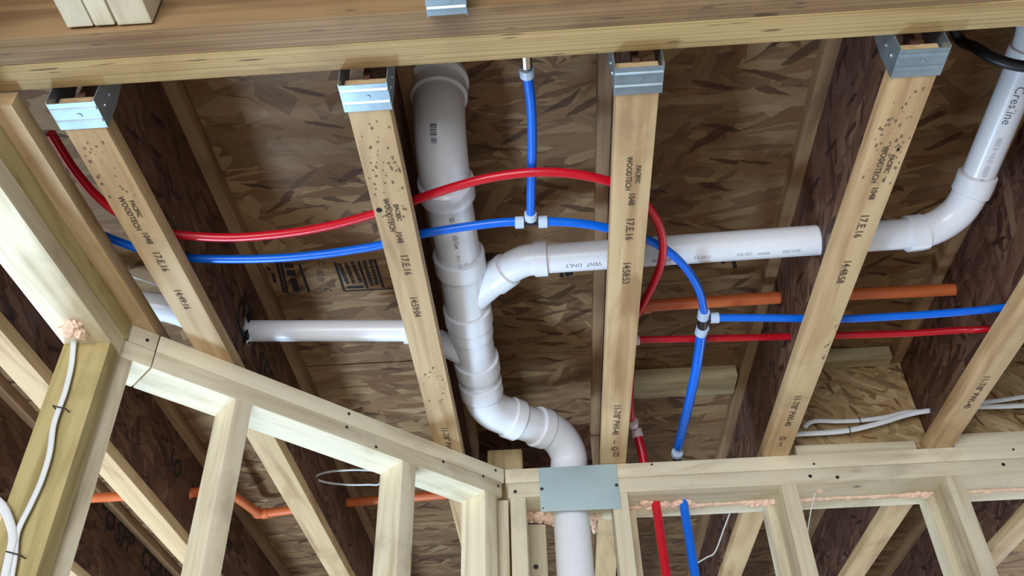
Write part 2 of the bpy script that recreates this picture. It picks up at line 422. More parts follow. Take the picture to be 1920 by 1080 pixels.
J[-2] = joist(JX[-2], y0, YE, 'I-joist at the far left corner of the photo, only a short bright piece in view')
J[-1] = joist(JX[-1], y0, YE, 'I-joist beyond the left wall whose web carries a large round mill mark', [(2.36, 2.588, .022, 0)])
J[0] = joist(JX[0], y0, YE, 'whitish I-joist passing behind the left corner post, outside the room', [(1.50, 2.63, .036, .03), (2.36, 2.588, .022, 0)])
J[1] = joist(JX[1], y0, YE, 'leftmost I-joist with a metal hanger, white pipe and blue tube coming out of its web', [(1.2163, 2.4978, .014, .05), (1.1306, 2.4834, .014, .05), (1.5628, 2.5797, .034, .12), (2.62, 2.66, .021, 0)])
J[2] = joist(JX[2], y0, YE, 'I-joist just left of the big white drain pipe, small round hole in its flange', [(1.26, 2.495, .014, 0), (1.145, 2.49, .014, 0), (1.56, 2.558, .034, 0)])
J[3] = joist(JX[3], y0, YE, 'I-joist nearest the middle, pale, with the red tube looping out beside it', [(1.235, 2.50, .014, 0), (1.12, 2.49, .014, 0), (1.17, 2.49, .014, 0), (1.36, 2.57, .036, 0), (1.66, 2.657, .020, 0), (1.64, 2.53, .018, 0)])
J[4] = joist(JX[4], y0, YE, 'yellowish I-joist right of the blue tubes, pierced by the white vent branch', [(1.337, 2.551, .036, .03), (1.6399, 2.6489, .019, 0), (1.6398, 2.5377, .012, 0), (1.515, 2.488, .012, 0)])
J[5] = joist(JX[5], y0, YE, 'I-joist at the right edge that ends between two white cables', [(1.6398, 2.6441, .019, 0), (1.5815, 2.489, .012, 0), (1.4882, 2.4764, .012, 0), (1.962, 2.516, .013, 0)])
J[6] = joist(JX[6], y0, YE, 'I-joist beyond the right wall, seen between the studs in the bottom right corner')

# stamped print on the joists' lower flanges (read looking up, running away from the header)
def jprint(k, items):
    x = JX[k]
    for t, y, dx, sz, sx in items:
        bm = bmesh.new(); text_bm(bm, t, sz, (x + dx, y, ZB - .0006), Y, X, sx, .0003)
        finish('stamped_lettering', bm, M_INK, J[k])
jprint(3, [('PACIFIC', .975, .009, .011, 1.0), ('WOODTECH', .955, -.006, .013, .95), ('1048', 1.035, .001, .015, 1.0), ('17.E.16', 1.095, .001, .019, 1.0), ('14:58:53', 1.21, 0, .019, .95), ('11-7/8" PWI-40', 1.70, 0, .022, .95), ('\u2014', 1.860, 0, .022, .8), ('O', 1.893, 0, .024, 1), ('\u2014', 1.892, 0, .018, .9), ('=====', 1.918, 0, .016, .55), ('=====', 1.918, .009, .016, .55)])
jprint(2, [('PACIFIC', 1.03, .008, .011, 1.0), ('WOODTECH', 1.015, -.007, .014, .95), ('1048', 1.095, .001, .015, 1.0), ('17.E.16', 1.155, .001, .019, 1.0), ('14:59:04', 1.275, 0, .019, .95), ('11-7/8" PWI-40', 1.76, 0, .022, .95)])
jprint(4, [('PACIFIC', .985, .010, .011, 1.0), ('WOODTECH', .965, -.005, .014, .95), ('1048', 1.055, .001, .015, 1.0), ('17.E.16', 1.12, .001, .020, 1.0), ('14:48:58', 1.24, 0, .020, .95), ('11-7/8" PWI-40', 1.70, 0, .022, .95), ('O', 1.885, 0, .022, 1), ('====', 1.912, 0, .014, .6)])
jprint(1, [('WOODTECH', .975, -.006, .014, .95), ('PACIFIC', .985, .008, .011, 1), ('1048', 1.06, 0, .015, 1.0), ('17.E.16', 1.11, 0, .018, 1.0), ('14:49:16', 1.215, 0, .018, .95)])
jprint(5, [('11-7/8" PWI-40', 1.66, 0, .022, .95)])
# mould specks on the flanges
for k, n, ya, yb in ((2, 60, .85, 1.06), (4, 60, .85, 1.05), (1, 22, .86, .98), (2, 26, 1.50, 1.66), (4, 16, 1.42, 1.58)):
    bm = bmesh.new(); random.seed(k * 10 + n)
    for i in range(n):
        cx = JX[k] + random.uniform(-.027, .027); cy = random.uniform(ya, yb); r = random.uniform(.0006, .0026)
        if k == 4 and n == 16: cx = JX[k] + random.uniform(.018, .029)
        bm.faces.new([bm.verts.new((cx + r * math.cos(a) * random.uniform(.6, 1.3), cy + r * 1.5 * math.sin(a) * random.uniform(.6, 1.3), ZB - .0005)) for a in [q * math.pi / 4 for q in range(8)]])
    tag(finish('mould_stain', bm, M_SPECK, J[k]), kind='stuff')
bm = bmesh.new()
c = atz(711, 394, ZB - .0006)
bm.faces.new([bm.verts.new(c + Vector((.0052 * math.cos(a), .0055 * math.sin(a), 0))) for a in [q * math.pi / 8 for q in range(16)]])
finish('nail_hole', bm, M_DARKHOLE, J[2])  # flat dark disc, the hole's inner shade as colour
# big marks on the webs
def webprint(k, side, items, mat=M_INKD):
    x = JX[k] + side * (WT / 2 + .0006)
    for t, y, z, sz in items:
        bm = bmesh.new(); text_bm(bm, t, sz, (x, y, z), Y * side, Vector((0, 0, 1)), 1, .0022)
        finish('stamped_lettering', bm, mat, J[k])
webprint(1, 1, [('L', 1.60, 2.575, .06), ('SFP', 1.65, 2.56, .085)])
webprint(-1, 1, [('L', 2.60, 2.70, .07), ('O', 2.64, 2.66, .09), ('SFP', 2.73, 2.655, .10), ('CON', 2.95, 2.655, .10)])
webprint(0, 1, [('L', 2.17, 2.62, .05), ('O', 2.20, 2.60, .07), ('SFP', 2.66, 2.57, .06)])
# chipped strands and black tie where the small pipe leaves the web
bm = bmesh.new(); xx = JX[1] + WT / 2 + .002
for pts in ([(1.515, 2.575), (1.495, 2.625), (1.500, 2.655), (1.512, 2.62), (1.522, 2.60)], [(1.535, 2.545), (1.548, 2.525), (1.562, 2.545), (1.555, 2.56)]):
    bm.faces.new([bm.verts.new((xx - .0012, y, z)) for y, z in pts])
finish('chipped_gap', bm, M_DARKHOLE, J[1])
tube('black_tie', [atx(px, py, xx + .003) for px, py in ((458, 643), (463, 625), (466, 604), (469, 584), (466, 568), (458, 563), (450, 572), (447, 590), (450, 612), (457, 630))], .0022, M_BLACK, J[1])
tube('black_sleeve', [atx(px, py, xx) for px, py in ((461, 636), (463, 622), (466, 606), (469, 592), (471, 582))], .0065, M_BLACK, J[1])

# ------------------------------------------------------------------ joist hangers
def hanger(x, side, label, yface=YB, z=ZB, deep=.052):
    """side=+1: joist runs away (+y) from the face; seat starts a little off the beam"""
    e = empty('joist_hanger', (x, yface, z), label, 'joist hanger', 'galvanised joist hangers on the header beam')
    t = .0012; hw = FW / 2 + .003
    bm = bmesh.new()
    # seat with two pressed ribs
    ys = [.004, .012, .014, .016, .018, .034, .036, .038, .040, deep]
    zs = [0, 0, -.0022, -.0022, 0, 0, -.0022, -.0022, 0, 0]
    for a in range(len(ys) - 1):
        pass
    for za in (0, -t):
        pass
    top = [[bm.verts.new((x + sx * hw, yface + side * yy, z + zz)) for yy, zz in zip(ys, zs)] for sx in (-1, 1)]
    bot = [[bm.verts.new((x + sx * hw, yface + side * yy, z + zz - t)) for yy, zz in zip(ys, zs)] for sx in (-1, 1)]
    n = len(ys)
    for i in range(n - 1):
        bm.faces.new((top[0][i], top[1][i], top[1][i + 1], top[0][i + 1])); bm.faces.new((bot[0][i], bot[0][i + 1], bot[1][i + 1], bot[1][i]))
        for q in (0, 1): bm.faces.new((top[q][i], top[q][i + 1], bot[q][i + 1], bot[q][i]))
    for i in (0, n - 1): bm.faces.new((top[0][i], bot[0][i], bot[1][i], top[1][i]))
    finish('seat', bm, M_GALV, e, smooth=25)
    for sx in (-1, 1):
        bm = bmesh.new(); xa = x + sx * hw; xb = xa + sx * t
        P = [(yface + side * .001, z - t), (yface + side * deep, z - t), (yface + side * deep, z + .05), (yface + side * .022, z + .22), (yface + side * .001, z + .22)]
        A = [bm.verts.new((xa, a, b)) for a, b in P]; B = [bm.verts.new((xb, a, b)) for a, b in P]
        bm.faces.new(A); bm.faces.new(B[::-1])
        for i in range(5): bm.faces.new((A[i], A[(i + 1) % 5], B[(i + 1) % 5], B[i]))
        s_ = finish('side_flange', bm, M_GALV, e)
        for (yy, zz) in ((.028, .02), (.028, .045), (.018, .09)):
            bm = bmesh.new(); sweep(bm, [(xb - sx * .0005, yface + side * yy, z + zz), (xb + sx * .0018, yface + side * yy, z + zz)], [(0, .0032), (('e', 0), .0026)], 10)
            finish('nail_head', bm, M_GALV, s_)
    bm = bmesh.new(); sweep(bm, [(x + .004, yface + side * .027, z - t + .0002), (x + .004, yface + side * .027, z - t - .0014)], [(0, .0042), (('e', 0), .0036)], 14)
    finish('prong', bm, M_GALV, e)
    return e
hanger(JX[1], 1, 'galvanised hanger holding the leftmost I-joist to the header beam')
hanger(JX[2], 1, 'galvanised hanger left of where the big white pipe meets the header beam')
hanger(JX[3], 1, 'galvanised hanger just right of the upright blue tube, under the header beam')
hanger(JX[4], 1, 'galvanised hanger furthest right along the header beam')

# ------------------------------------------------------------------ header beam
e = empty('laminated_header', (0, YB, ZB + .03), 'long two-ply laminated header beam crossing the top of the photo', 'beam')
HZ0 = ZB + .030
lumber('ply', (-1.75, YB - .0222, HZ0 + .12), (1.9, YB - .0222, HZ0 + .12), .0442, .24, M_LVL, parent=e, bevel=.0015)
lumber('ply', (-1.75, YB - .0668, HZ0 + .12), (1.9, YB - .0668, HZ0 + .12), .0442, .24, M_LVL2, parent=e, bevel=.0015)
NF = YB - .089
# three-ply beam on the near side
e = empty('built_up_girder', (-.73, NF, ZB + .038), 'three-ply timber beam end with dark gaps, butting the header at top left', 'beam')
for xa, xb, yy in ((-.790, -.7535, .0045), (-.7515, -.723, .0045), (-.720, -.6713, .003)):
    lumber('ply', ((xa + xb) / 2, NF - yy, ZB + .038 + .11), ((xa + xb) / 2, -.6, ZB + .038 + .11), xb - xa, .22, M_STUD, parent=e, bevel=.002)
# near-side I-joist in its hanger, only its bottom tip reaches the picture
e = empty('floor_joist', (-.262, NF, ZB + .012), 'I-joist on the near side of the header beam, cut off by the top edge', 'joist')
lumber('flange', (-.262, NF - .006, ZB + .028), (-.262, -.8, ZB + .028), .046, FH, M_FLANGE, parent=e, bevel=.002)
lumber('flange', (-.262, NF - .006, ZS - FH / 2), (-.262, -.8, ZS - FH / 2), .046, FH, M_TOPFL, parent=e, bevel=.002)
lumber('web', (-.262, NF - .006, (ZB + .04 + ZS - FH) / 2), (-.262, -.8, (ZB + .04 + ZS - FH) / 2), WT, ZS - FH - ZB - .044 + .008, M_WEB, parent=e, bevel=0)
FWs = FW; FW = .046
hanger(-.262, -1, 'galvanised hanger cut off by the top edge of the photo', yface=NF, z=ZB + .0115)
FW = FWs

# ------------------------------------------------------------------ wall framing
PH = .038
def stud(c, n, ztop, label, mat=None, z0=0.0, w=.038, d=.089, zb=None):
    """c = (x, y) centre of the room-side narrow face, n = outward normal of that face"""
    nx, ny = n; cx, cy = c[0] - nx * d / 2, c[1] - ny * d / 2
    M = frame((cx, cy, z0), (0, 0, 1), (nx, ny, 0))
    bm = bmesh.new(); bx(bm, (0, -w / 2, -d / 2), (ztop - z0, w / 2, d / 2))
    return tag(finish('wall_stud', bm, mat or M_STUD, None, M, bevel=.0028), label, 'stud', 'wall studs')
def plate(name, p0, p1, wdt, zc, label, mat=None, h=PH):
    return lumber(name, (p0[0], p0[1], zc), (p1[0], p1[1], zc), wdt, h, mat or M_STUD, label=label, cat='wall plate', group='horizontal wall plates')
s2 = math.sqrt(.5)
ZP1, ZP2 = ZB - PH / 2, ZB - PH * 1.5      # centres of upper and lower plates
ZU = ZB - 2 * PH                            # underside of the lower plates
# left wall, running along the joists (x -1.028 .. -.94)
XL0, XL1 = -1.0275, -.9395
plate('wall_plate', ((XL0 + XL1) / 2, -.9), ((XL0 + XL1) / 2, 1.311), .088, ZP1 - .0006, 'upper plate of the left wall, under the joist that lies along it', M_POST)
plate('wall_plate', ((XL0 + XL1) / 2, -.9), ((XL0 + XL1) / 2, 1.300), .088, ZP2 - .0012, 'lower plate of the left wall, with orange foam around a white cable')
lumber('wall_plate', (-.9495, YB + .002, ZB + .0155), (-.9495, 1.50, ZB + .0155), .089, .031, M_FLANGE, label='flat board lying on top of the left wall, overhanging its plates', cat='wall plate', group='horizontal wall plates')
# slanted wall: room face y = x + 2.27
def sp(x, off=0.0): return (x + off * -s2, x + 2.251 + off * s2)     # off = depth behind the face
for nm, xa, xb, zc, lab in (
        ('wall_plate', -.9385, -.9005, ZP1, 'short plate offcut capping the left corner of the slanted wall'),
        ('wall_plate', -.8985, -.2705, ZP1, 'long upper plate of the slanted wall'),
        ('wall_plate', -.9480, -.9005, ZP2 - .0006, 'short lower plate piece at the left end of the slanted wall'),
        ('wall_plate', -.8990, -.2760, ZP2 - .0006, 'long lower plate of the slanted wall, pale underneath')):
    plate(nm, sp(xa, .0445), sp(xb, .0445), .089, zc, lab)
NW = (s2, -s2)
stud(((XL0 + XL1) / 2, 1.2605), (0, -1), ZU - .0008, 'broad yellowish corner post stud at the left with a white cable stapled to it', M_POST, w=.0875, d=.038)
stud((-.9385, 1.3125), NW, ZU, 'pale narrow stud at the left end of the slanted wall, beside the corner post')
stud((-.7632, 1.4878), NW, ZU, 'greyish stud in the left bay of the slanted wall')
stud((-.4725, 1.7785), NW, ZU, 'second free stud of the slanted wall, right of the cable loop')
stud((-.3015, 1.9495), NW, ZU, 'last stud of the slanted wall next to the inside corner')
# grey stud closing the corner
# right wall: room face y = 1.981
YW = 1.981
plate('wall_plate', (-.2685, YW + .0445), (1.75, YW + .0445), .089, ZP1, 'upper plate of the right wall, on which the joists rest')
plate('wall_plate', (-.262, YW + .0445), (1.75, YW + .0445), .089, ZP2 - .0006, 'lower plate of the right wall behind the grey metal plate')
plate('wall_plate', (-.215, YW + .123), (1.75, YW + .123), .060, ZP2 - .0006, 'rear plate of the right wall behind the orange foam bead')
stud((-.2795, YW + .012), (0, -1), ZU, 'greyish stud left of the dark gap in the inside corner', w=.034, d=.07)
stud((-.2385, YW + .0015), (0, -1), ZU, 'stud immediately right of the dark gap in the inside corner')
stud((.008, YW), (0, -1), ZU, 'stud immediately right of the white drain pipe in the wall')
stud((.4135, YW), (0, -1), ZU, 'stud of the right wall under the yellowish joist')
stud((.805, YW), (0, -1), ZU, 'rightmost stud of the right wall')
stud((1.211, YW), (0, -1), ZU, 'stud of the right wall outside the right edge')
stud((-.200, YW + .119), (0, -1), ZU - .020, 'pinkish short rear stud with a screw, left of the drain pipe in the wall', w=.048, d=.038)
stud((.032, YW + .095), (0, -1), ZU, 'thin pale rear stud touching the stud beside the drain pipe', w=.038, d=.06)
stud((.392, YW + .095), (0, -1), ZU, 'thin rear stud behind the stud under the yellowish joist', w=.034, d=.06)
stud((.787, YW + .095), (0, -1), ZU, 'thin rear stud behind the rightmost stud', w=.034, d=.06)
o = lumber('scab_stud', (-.273, YW + .1085, 0), (-.273, YW + .1085, 2.526), .038, .092, M_BLOCK, up=(1, 0, 0), label='yellow timber block standing up behind the inside corner of the plates', cat='stud', bevel=.006)

# screws and nails driven in the framing
def nailhead(p, n, r=.0035):
    bm = bmesh.new(); p = Vector(p); n = Vector(n).normalized()
    sweep(bm, [p - n * .002, p + n * .0012], [(0, r), (('e', .0004), r), (('e', 0), r * .7)], 12)
    return finish('nail_head', bm, M_SCREW)
def add_nails(parent_label, pts, n, r=.0035):
    par = next(o for o in D.objects if o.get('label') == parent_label)
    for p in pts:
        bm = bmesh.new(); p = Vector(p); nn = Vector(n).normalized()
        sweep(bm, [p - nn * .002, p + nn * .0012], [(0, r), (('e', .0004), r), (('e', 0), r * .7)], 12)
        finish('nail_head', bm, M_SCREW, par)
def onslant(px, py):
    d = rx * ((px - 960) / FPX) + ry * ((540 - py) / FPX) + rf
    # plane y - x = 2.27
    t = (2.251 - (CAM.y - CAM.x)) / (d.y - d.x); return CAM + d * t
nw3 = (s2, -s2, 0)
add_nails('short plate offcut capping the left corner of the slanted wall', [onslant(276, 638)], nw3)
add_nails('long upper plate of the slanted wall', [onslant(654, 776), onslant(929, 882)], nw3)
add_nails('long lower plate of the slanted wall, pale underneath', [onslant(650, 801), onslant(705, 838), onslant(831, 866), onslant(906, 893), onslant(934, 911)], nw3)
add_nails('lower plate of the right wall behind the grey metal plate', [aty(966, 922, YW), aty(1519, 893, YW), aty(1570, 895, YW), aty(1881, 871, YW)], (0, -1, 0), .0045)
add_nails('upper plate of the right wall, on which the joists rest', [aty(1526, 870, YW), aty(1222, 871, YW), aty(1900, 843, YW)], (0, -1, 0), .003)
add_nails('pinkish short rear stud with a screw, left of the drain pipe in the wall', [aty(1005, 1063, YW + .119)], (0, -1, 0), .0065)
add_nails('stud immediately right of the dark gap in the inside corner', [], (0, -1, 0))

# ------------------------------------------------------------------ blocking above the right wall
YP = 2.012
def panel(xa, xb, label, z1=ZS - .001, holes=()):
    c = D.curves.new('p', 'CURVE'); c.dimensions = '2D'; c.fill_mode = 'BOTH'; c.extrude = .0055
    s = c.splines.new('POLY'); s.points.add(3)
    for i, q in enumerate(((xa, ZB + .001), (xb, ZB + .001), (xb, z1), (xa, z1))): s.points[i].co = (q[0], q[1], 0, 1)
    s.use_cyclic_u = True
    for hx, hz, hr in holes:
        s = c.splines.new('POLY'); s.points.add(15); s.use_cyclic_u = True
        for i in range(16): s.points[i].co = (hx + hr * math.cos(i * math.pi / 8), hz + hr * math.sin(i * math.pi / 8), 0, 1)
    o = D.objects.new('p', c); me = D.meshes.new_from_object(o); D.objects.remove(o); D.curves.remove(c)
    bm = bmesh.new(); bm.from_mesh(me); D.meshes.remove(me)
    for v in bm.verts: v.co = Vector((v.co.x, YP + .0065 + v.co.z, v.co.y))
    return tag(finish('blocking_or_shade_panel', bm, M_PANEL, smooth=20), label, 'panel')
g = 'timber cleats of the blocking above the right wall'
lumber('cleat', (.040, YP + .026, ZS - .020), (.362, YP + .026, ZS - .020), .089, .038, M_BOARD, label='flat timber cleat fixed under the subfloor behind the upright blue tube', cat='cleat', group=g, off=(.03, 0))
lumber('cleat', (.440, YP - .020, ZS - .020), (.760, YP - .020, ZS - .020), .038, .038, M_BOARD, label='timber cleat along the top of the strand board panel right of the yellowish joist', cat='cleat', group=g)
panel(.408, .790, 'bright strand board blocking panel between the yellowish joist and the right edge joist',
      holes=[(aty(1505, 797, YP).x, aty(1505, 797, YP).z, .010), (aty(1497, 781, YP).x, aty(1497, 781, YP).z, .004)])
lumber('cleat', (.452, YP - .014, ZB + .0145), (.748, YP - .006, ZB + .0145), .028, .027, M_STUD, label='pale timber cleat lying on the wall plate under the looped white cables', cat='cleat', group=g)
panel(.808, 1.195, 'strand board blocking panel at the right edge behind two white cables')
lumber('cleat', (.836, YP - .012, ZB + .0195), (1.165, YP - .012, ZB + .0195), .028, .037, M_STUD, label='pale timber cleat on the wall plate at the right edge', cat='cleat', group=g)

bm = bmesh.new(); bx(bm, (JX[2] + FW / 2 + .001, 2.315, ZB + .001), (JX[3] - FW / 2 - .001, 2.327, ZS - .001))  # added panel standing in for the dark, shaded end of this bay
tag(finish('blocking_or_shade_panel', bm, M_SHADE, smooth=20), 'added shade panel between two joists, darkening the bay behind the elbow of the drain', 'panel')
# ------------------------------------------------------------------ grey protection plate
e = empty('nail_plate', (-.09, YW, 2.36), 'grey galvanised protection plate screwed over the drain pipe on the wall plates', 'metal plate')
bm = bmesh.new()
q = [aty(1009, 878, YW - .002), aty(1155, 870, YW - .002), aty(1165, 954, YW - .002), aty(1014, 960, YW - .002)]
A = [bm.verts.new(p) for p in q]; B = [bm.verts.new(p + Vector((0, -.0016, 0))) for p in q]
bm.faces.new(A); bm.faces.new(B[::-1])
for i in range(4): bm.faces.new((A[i], A[(i + 1) % 4], B[(i + 1) % 4], B[i]))
finish('steel_sheet', bm, M_GALVP, e, bevel=.0005)
for p in ((1016, 917), (1156, 910), (1018, 953)):
    bm = bmesh.new(); c = aty(p[0], p[1], YW - .0037); rr = .0042 if p[1] < 950 else .0018
    sweep(bm, [c + Vector((0, .0014, 0)), c + Vector((0, -.0018, 0))], [(0, rr), (('e', .0008), rr), (('e', 0), rr * .6)], 16)
    finish('screw', bm, M_SCREW, e)

# ------------------------------------------------------------------ drain stack (all glued together)
DS = empty('drain_pipe', (-.32, 1.03, 2.6), 'large white plastic drain stack with two branches, from header beam down into the wall', 'pipe')
R3, H3 = .0445, .0528
R2, H2 = .03015, .0362
R15, H15 = .02415, .029
def fit(name, pts, rb, rh, l0, l1, smooth=True, n=10, seg=40, extra=None):
    bm = bmesh.new(); P = catmull(pts, n) if smooth and len(pts) > 2 else [Vector(p) for p in pts]
    sweep(bm, P, hubprof(rb, rh, l0, l1), seg)
    if extra: extra(bm)
    return finish(name, bm, M_PVC, DS, smooth=32)
VX, VY = -.3225, 1.03
# stub and hub turning down from the floor above, then the long bend
bm = bmesh.new(); sweep(bm, [(VX, VY - .012, ZS + .02), (VX, VY - .012, 2.70)], [(0, .056), (.03, .056), (.031, .0545)], 40)
finish('floor_collar', bm, M_PVC, DS)
a = []
for k in range(11):
    t = k / 10 * math.pi / 2; a.append((VX + .001 * k * .1, VY + .105 * (1 - math.cos(t)), 2.69 - .105 * math.sin(t)))
bend = fit('elbow', [(VX, VY, 2.7225), (VX, VY, 2.705)] + a + [(VX + .001, 1.150, 2.585), (VX + .001, 1.180, 2.584)], .0472, H3, .036, .040, smooth=False)
fit('pipe', [(-.3215, 1.17, 2.584), (-.3175, 1.36, 2.574)], R3, R3, 0, 0, smooth=False)
# first wye with the vent branch to the right
w0, w1 = Vector((-.3178, 1.335, 2.5755)), Vector((-.3165, 1.515, 2.562))
br0 = Vector((-.3165, 1.478, 2.565)); brd = Vector((.72, -.66, .05)).normalized()
def wye2(bm): sweep(bm, [br0, br0 + brd * .131], [(0, R2 + .008), (.085, R2 + .003), (.090, H2 + .001), (.1295, H2 + .001), (.131, H2 - .0005)], 36)
fit('wye_fitting', [w0, w1], .0462, H3, .042, 0, smooth=False, extra=wye2)
# second wye, coupling hub then body with the branch to the left
v0, v1 = Vector((-.3165, 1.498, 2.563)), Vector((-.3128, 1.700, 2.547))
b2 = Vector((-.314, 1.665, 2.55)); b2d = Vector((-.78, -.55, .03)).normalized()
def wye15(bm): sweep(bm, [b2, b2 + b2d * .100], [(0, R15 + .010), (.055, R15 + .006), (.060, H15), (.0985, H15), (.100, H15 - .0015)], 36)
fit('wye_fitting', [v0, v1], .0462, H3 - .0005, .046, 0, smooth=False, extra=wye15)
bm = bmesh.new(); sweep(bm, [(-.3158, 1.545, 2.5595), (-.3152, 1.585, 2.5565)], [(0, .049), (.002, .0496), (('e', .002), .0496), (('e', 0), .048)], 40)
finish('coupling', bm, M_PVC, DS)
fit('coupling', [(-.3135, 1.672, 2.5495), (-.3118, 1.722, 2.5455)], .0485, H3, .047, 0, smooth=False)
fit('pipe', [(-.3123, 1.70, 2.547), (-.3105, 1.78, 2.540)], R3, R3, 0, 0, smooth=False)
# 45 degree elbow, short pipe, second elbow down into the wall
e0 = [(-.3113, 1.757, 2.542)] + [aty(*q) for q in ((904, 735, 1.795), (911, 754, 1.828), (926, 770, 1.858), (948, 780, 1.883), (972, 789, 1.905))]
fit('elbow', e0, .0470, H3 - .001, .040, .030)
fit('pipe', [aty(968, 788, 1.902), aty(1010, 801, 1.948)], R3, R3, 0, 0, smooth=False)
e1 = [aty(*q) for q in ((1004, 799, 1.942), (1028, 807, 1.968), (1047, 820, 1.995), (1060, 838, 2.018), (1067, 858, 2.034))] + [Vector((-.1095, 2.0405, 2.440)), Vector((-.1105, 2.0405, 2.40)), Vector((-.1105, 2.0405, 2.36))]
fit('elbow', e1, .0470, H3 - .001, .030, 0)
fit('pipe', [(-.1105, 2.0405, 2.38), (-.1125, 2.040, 0.001)], .0445, .0445, 0, 0, smooth=False)
# vent branch: elbow, pipe through the joists, elbow, pipe to the header
p0 = br0 + brd * .080
ve = [p0, br0 + brd * .128, Vector((-.2000, 1.3755, 2.572)), Vector((-.1800, 1.3665, 2.572)), Vector((-.158, 1.3645, 2.5715)), Vector((-.138, 1.3635, 2.571))]
fit('elbow', ve, R2 + .0025, H2, 0, .026)
fit('pipe', [(-.148, 1.3640, 2.571), (.585, 1.3285, 2.552)], R2, R2, 0, 0, smooth=False)
va = [(.568, 1.3295, 2.5525), (.604, 1.3275, 2.555), (.640, 1.315, 2.563), (.668, 1.290, 2.574), (.684, 1.252, 2.590), (.6885, 1.222, 2.600)]
fit('elbow', va, R2 + .0025, H2, .036, .040)
fit('pipe', [(.6882, 1.235, 2.597), (.7085, .965, 2.648)], R2, R2, 0, 0, smooth=False)
fit('elbow', [(.7060, 1.00, 2.641), (.709, .955, 2.650), (.7098, .93, 2.668), (.7100, .925, ZS - .001)], R2 + .0025, H2, .03, 0)
# small branch to the left
pe = b2 + b2d * .075
le = [pe, b2 + b2d * .105, Vector((-.412, 1.585, 2.556)), Vector((-.436, 1.572, 2.5575)), Vector((-.462, 1.5665, 2.558))]
fit('elbow', le, R15 + .002, H15, 0, .022)
fit('pipe', [(-.452, 1.5665, 2.558), (-.822, 1.5628, 2.5797)], R15, R15, 0, 0, smooth=False)
fit('pipe', [(-.823, 1.5628, 2.5797), (-.90, 1.545, 2.592), (-1.02, 1.50, 2.615), (-1.30, 1.49, 2.63)], R2, R2, 0, 0)
# print on the pipes
bm = bmesh.new()
def toward(p): return (CAM - Vector(p))
c = Vector((VX + .0005, 1.075, 2.600))
bx_ = [(812, 231, 6), (812, 237, 2.2), (812, 240, 2.2), (812, 243, 1.4), (812, 246, 2), (812, 249, 3.2), (812, 253, 1.6), (812, 259, 2.4), (812, 263, 1.2), (812, 266, 2)]
bm.free()
bm = bmesh.new()
# label block: small bars on the bend, laid on its surface
def on_bend(px, py):
    """first hit of a pixel's ray with the bend surface (torus + straight ends), by marching"""
    d = (rx * ((px - 960) / FPX) + ry * ((540 - py) / FPX) + rf).normalized(); t = 1.3
    for _ in range(200):
        p = CAM + d * t
        y, z = p.y, p.z
        cy, cz = VY + .105, 2.69
        if z > cz: dist = math.hypot(p.x - VX, y - VY)
        elif y > cy: dist = math.hypot(p.x - VX, z - 2.585)
        else:
            rr = math.hypot(y - cy, z - cz); dist = math.hypot(p.x - VX, rr - .105)
        g_ = dist - .0478
        if g_ < .0001: return p
        t += g_ * .9
    return p
for (yy, h, xa, xb) in ((232, 3.6, 806, 819), (236.5, 1.4, 806, 819), (239, 1.2, 806, 819), (242, 1.8, 806, 819), (245, 1.0, 806, 819), (247.5, 1.6, 806, 819), (250.5, 3.2, 807, 819), (258.5, 1.2, 808, 819), (261, 2.4, 808, 819), (265, 1.6, 808, 819), (268, .8, 808, 819)):
    bm.faces.new([bm.verts.new(on_bend(x_, y_)) for x_, y_ in ((xa, yy), (xb, yy), (xb, yy + h), (xa, yy + h))])
finish('printed_label', bm, M_INKG, bend)
bm = bmesh.new()
ax3 = (.004, .19, -.010)
def dashes(seed, n):
    random.seed(seed); return ''.join(random.choice('|||||/|- ') for _ in range(n))
def on_pipe(t, *a):
    bm = bmesh.new(); pipe_text(bm, t, *a); finish('printed_lettering', bm, M_INKG, DS)
on_pipe('SE-qty-', .0135, (-.3208, 1.195, 2.5825), ax3, (.10, -.55, -1), R3, 1.0)
on_pipe('(G) Cew', .0125, (-.3203, 1.243, 2.580), ax3, (.12, -.55, -1), R3, .8)
on_pipe(dashes(1, 8), .008, (-.3190, 1.298, 2.577), ax3, (.12, -.55, -1), R3, .9)
on_pipe(dashes(3, 13), .012, (-.3185, 1.323, 2.576), ax3, (.14, -.55, -1), R3, .45)
on_pipe('O', .012, (-.3188, 1.323, 2.576), ax3, (.42, -.55, -1), R3, .8)
on_pipe('O', .012, (-.3185, 1.340, 2.576), ax3, (.42, -.55, -1), R3, .8)
axv = Vector((-.733, .0355, .019))
on_pipe('VENT  ONLY', .0125, (-.030, 1.3582, 2.5680), axv, (0, -.25, -1), R2, 1.0)
on_pipe('DRAIN OR', .0115, (.125, 1.3507, 2.5640), axv, (0, -.20, -1), R2, 1.0)
on_pipe(dashes(5, 16), .009, (.185, 1.3480, 2.5622), axv, (0, -.20, -1), R2, .8)
on_pipe(dashes(6, 15), .009, (.265, 1.3440, 2.5602), axv, (0, -.20, -1), R2, .8)
on_pipe('=====', .010, (.300, 1.3425, 2.5592), axv, (0, -.20, -1), R2, .8)
on_pipe(dashes(7, 18), .008, (.360, 1.3395, 2.5577), axv, (0, -.20, -1), R2, .9)
ax5 = Vector((-.0203, .27, -.051))
on_pipe('Cresline', .022, Vector((.7085, .965, 2.648)) + ax5 * .23, ax5, (-.30, -.9, -1.1), R2, 1.0)
on_pipe(dashes(8, 46), .010, Vector((.7085, .965, 2.648)) + ax5 * .60, ax5, (-.22, -.9, -1.1), R2, .75)
on_pipe(dashes(9, 60), .006, (-.455, 1.5665, 2.559), (-.37, -.0037, .0217), (0, -.10, -1), R15, 1.4)

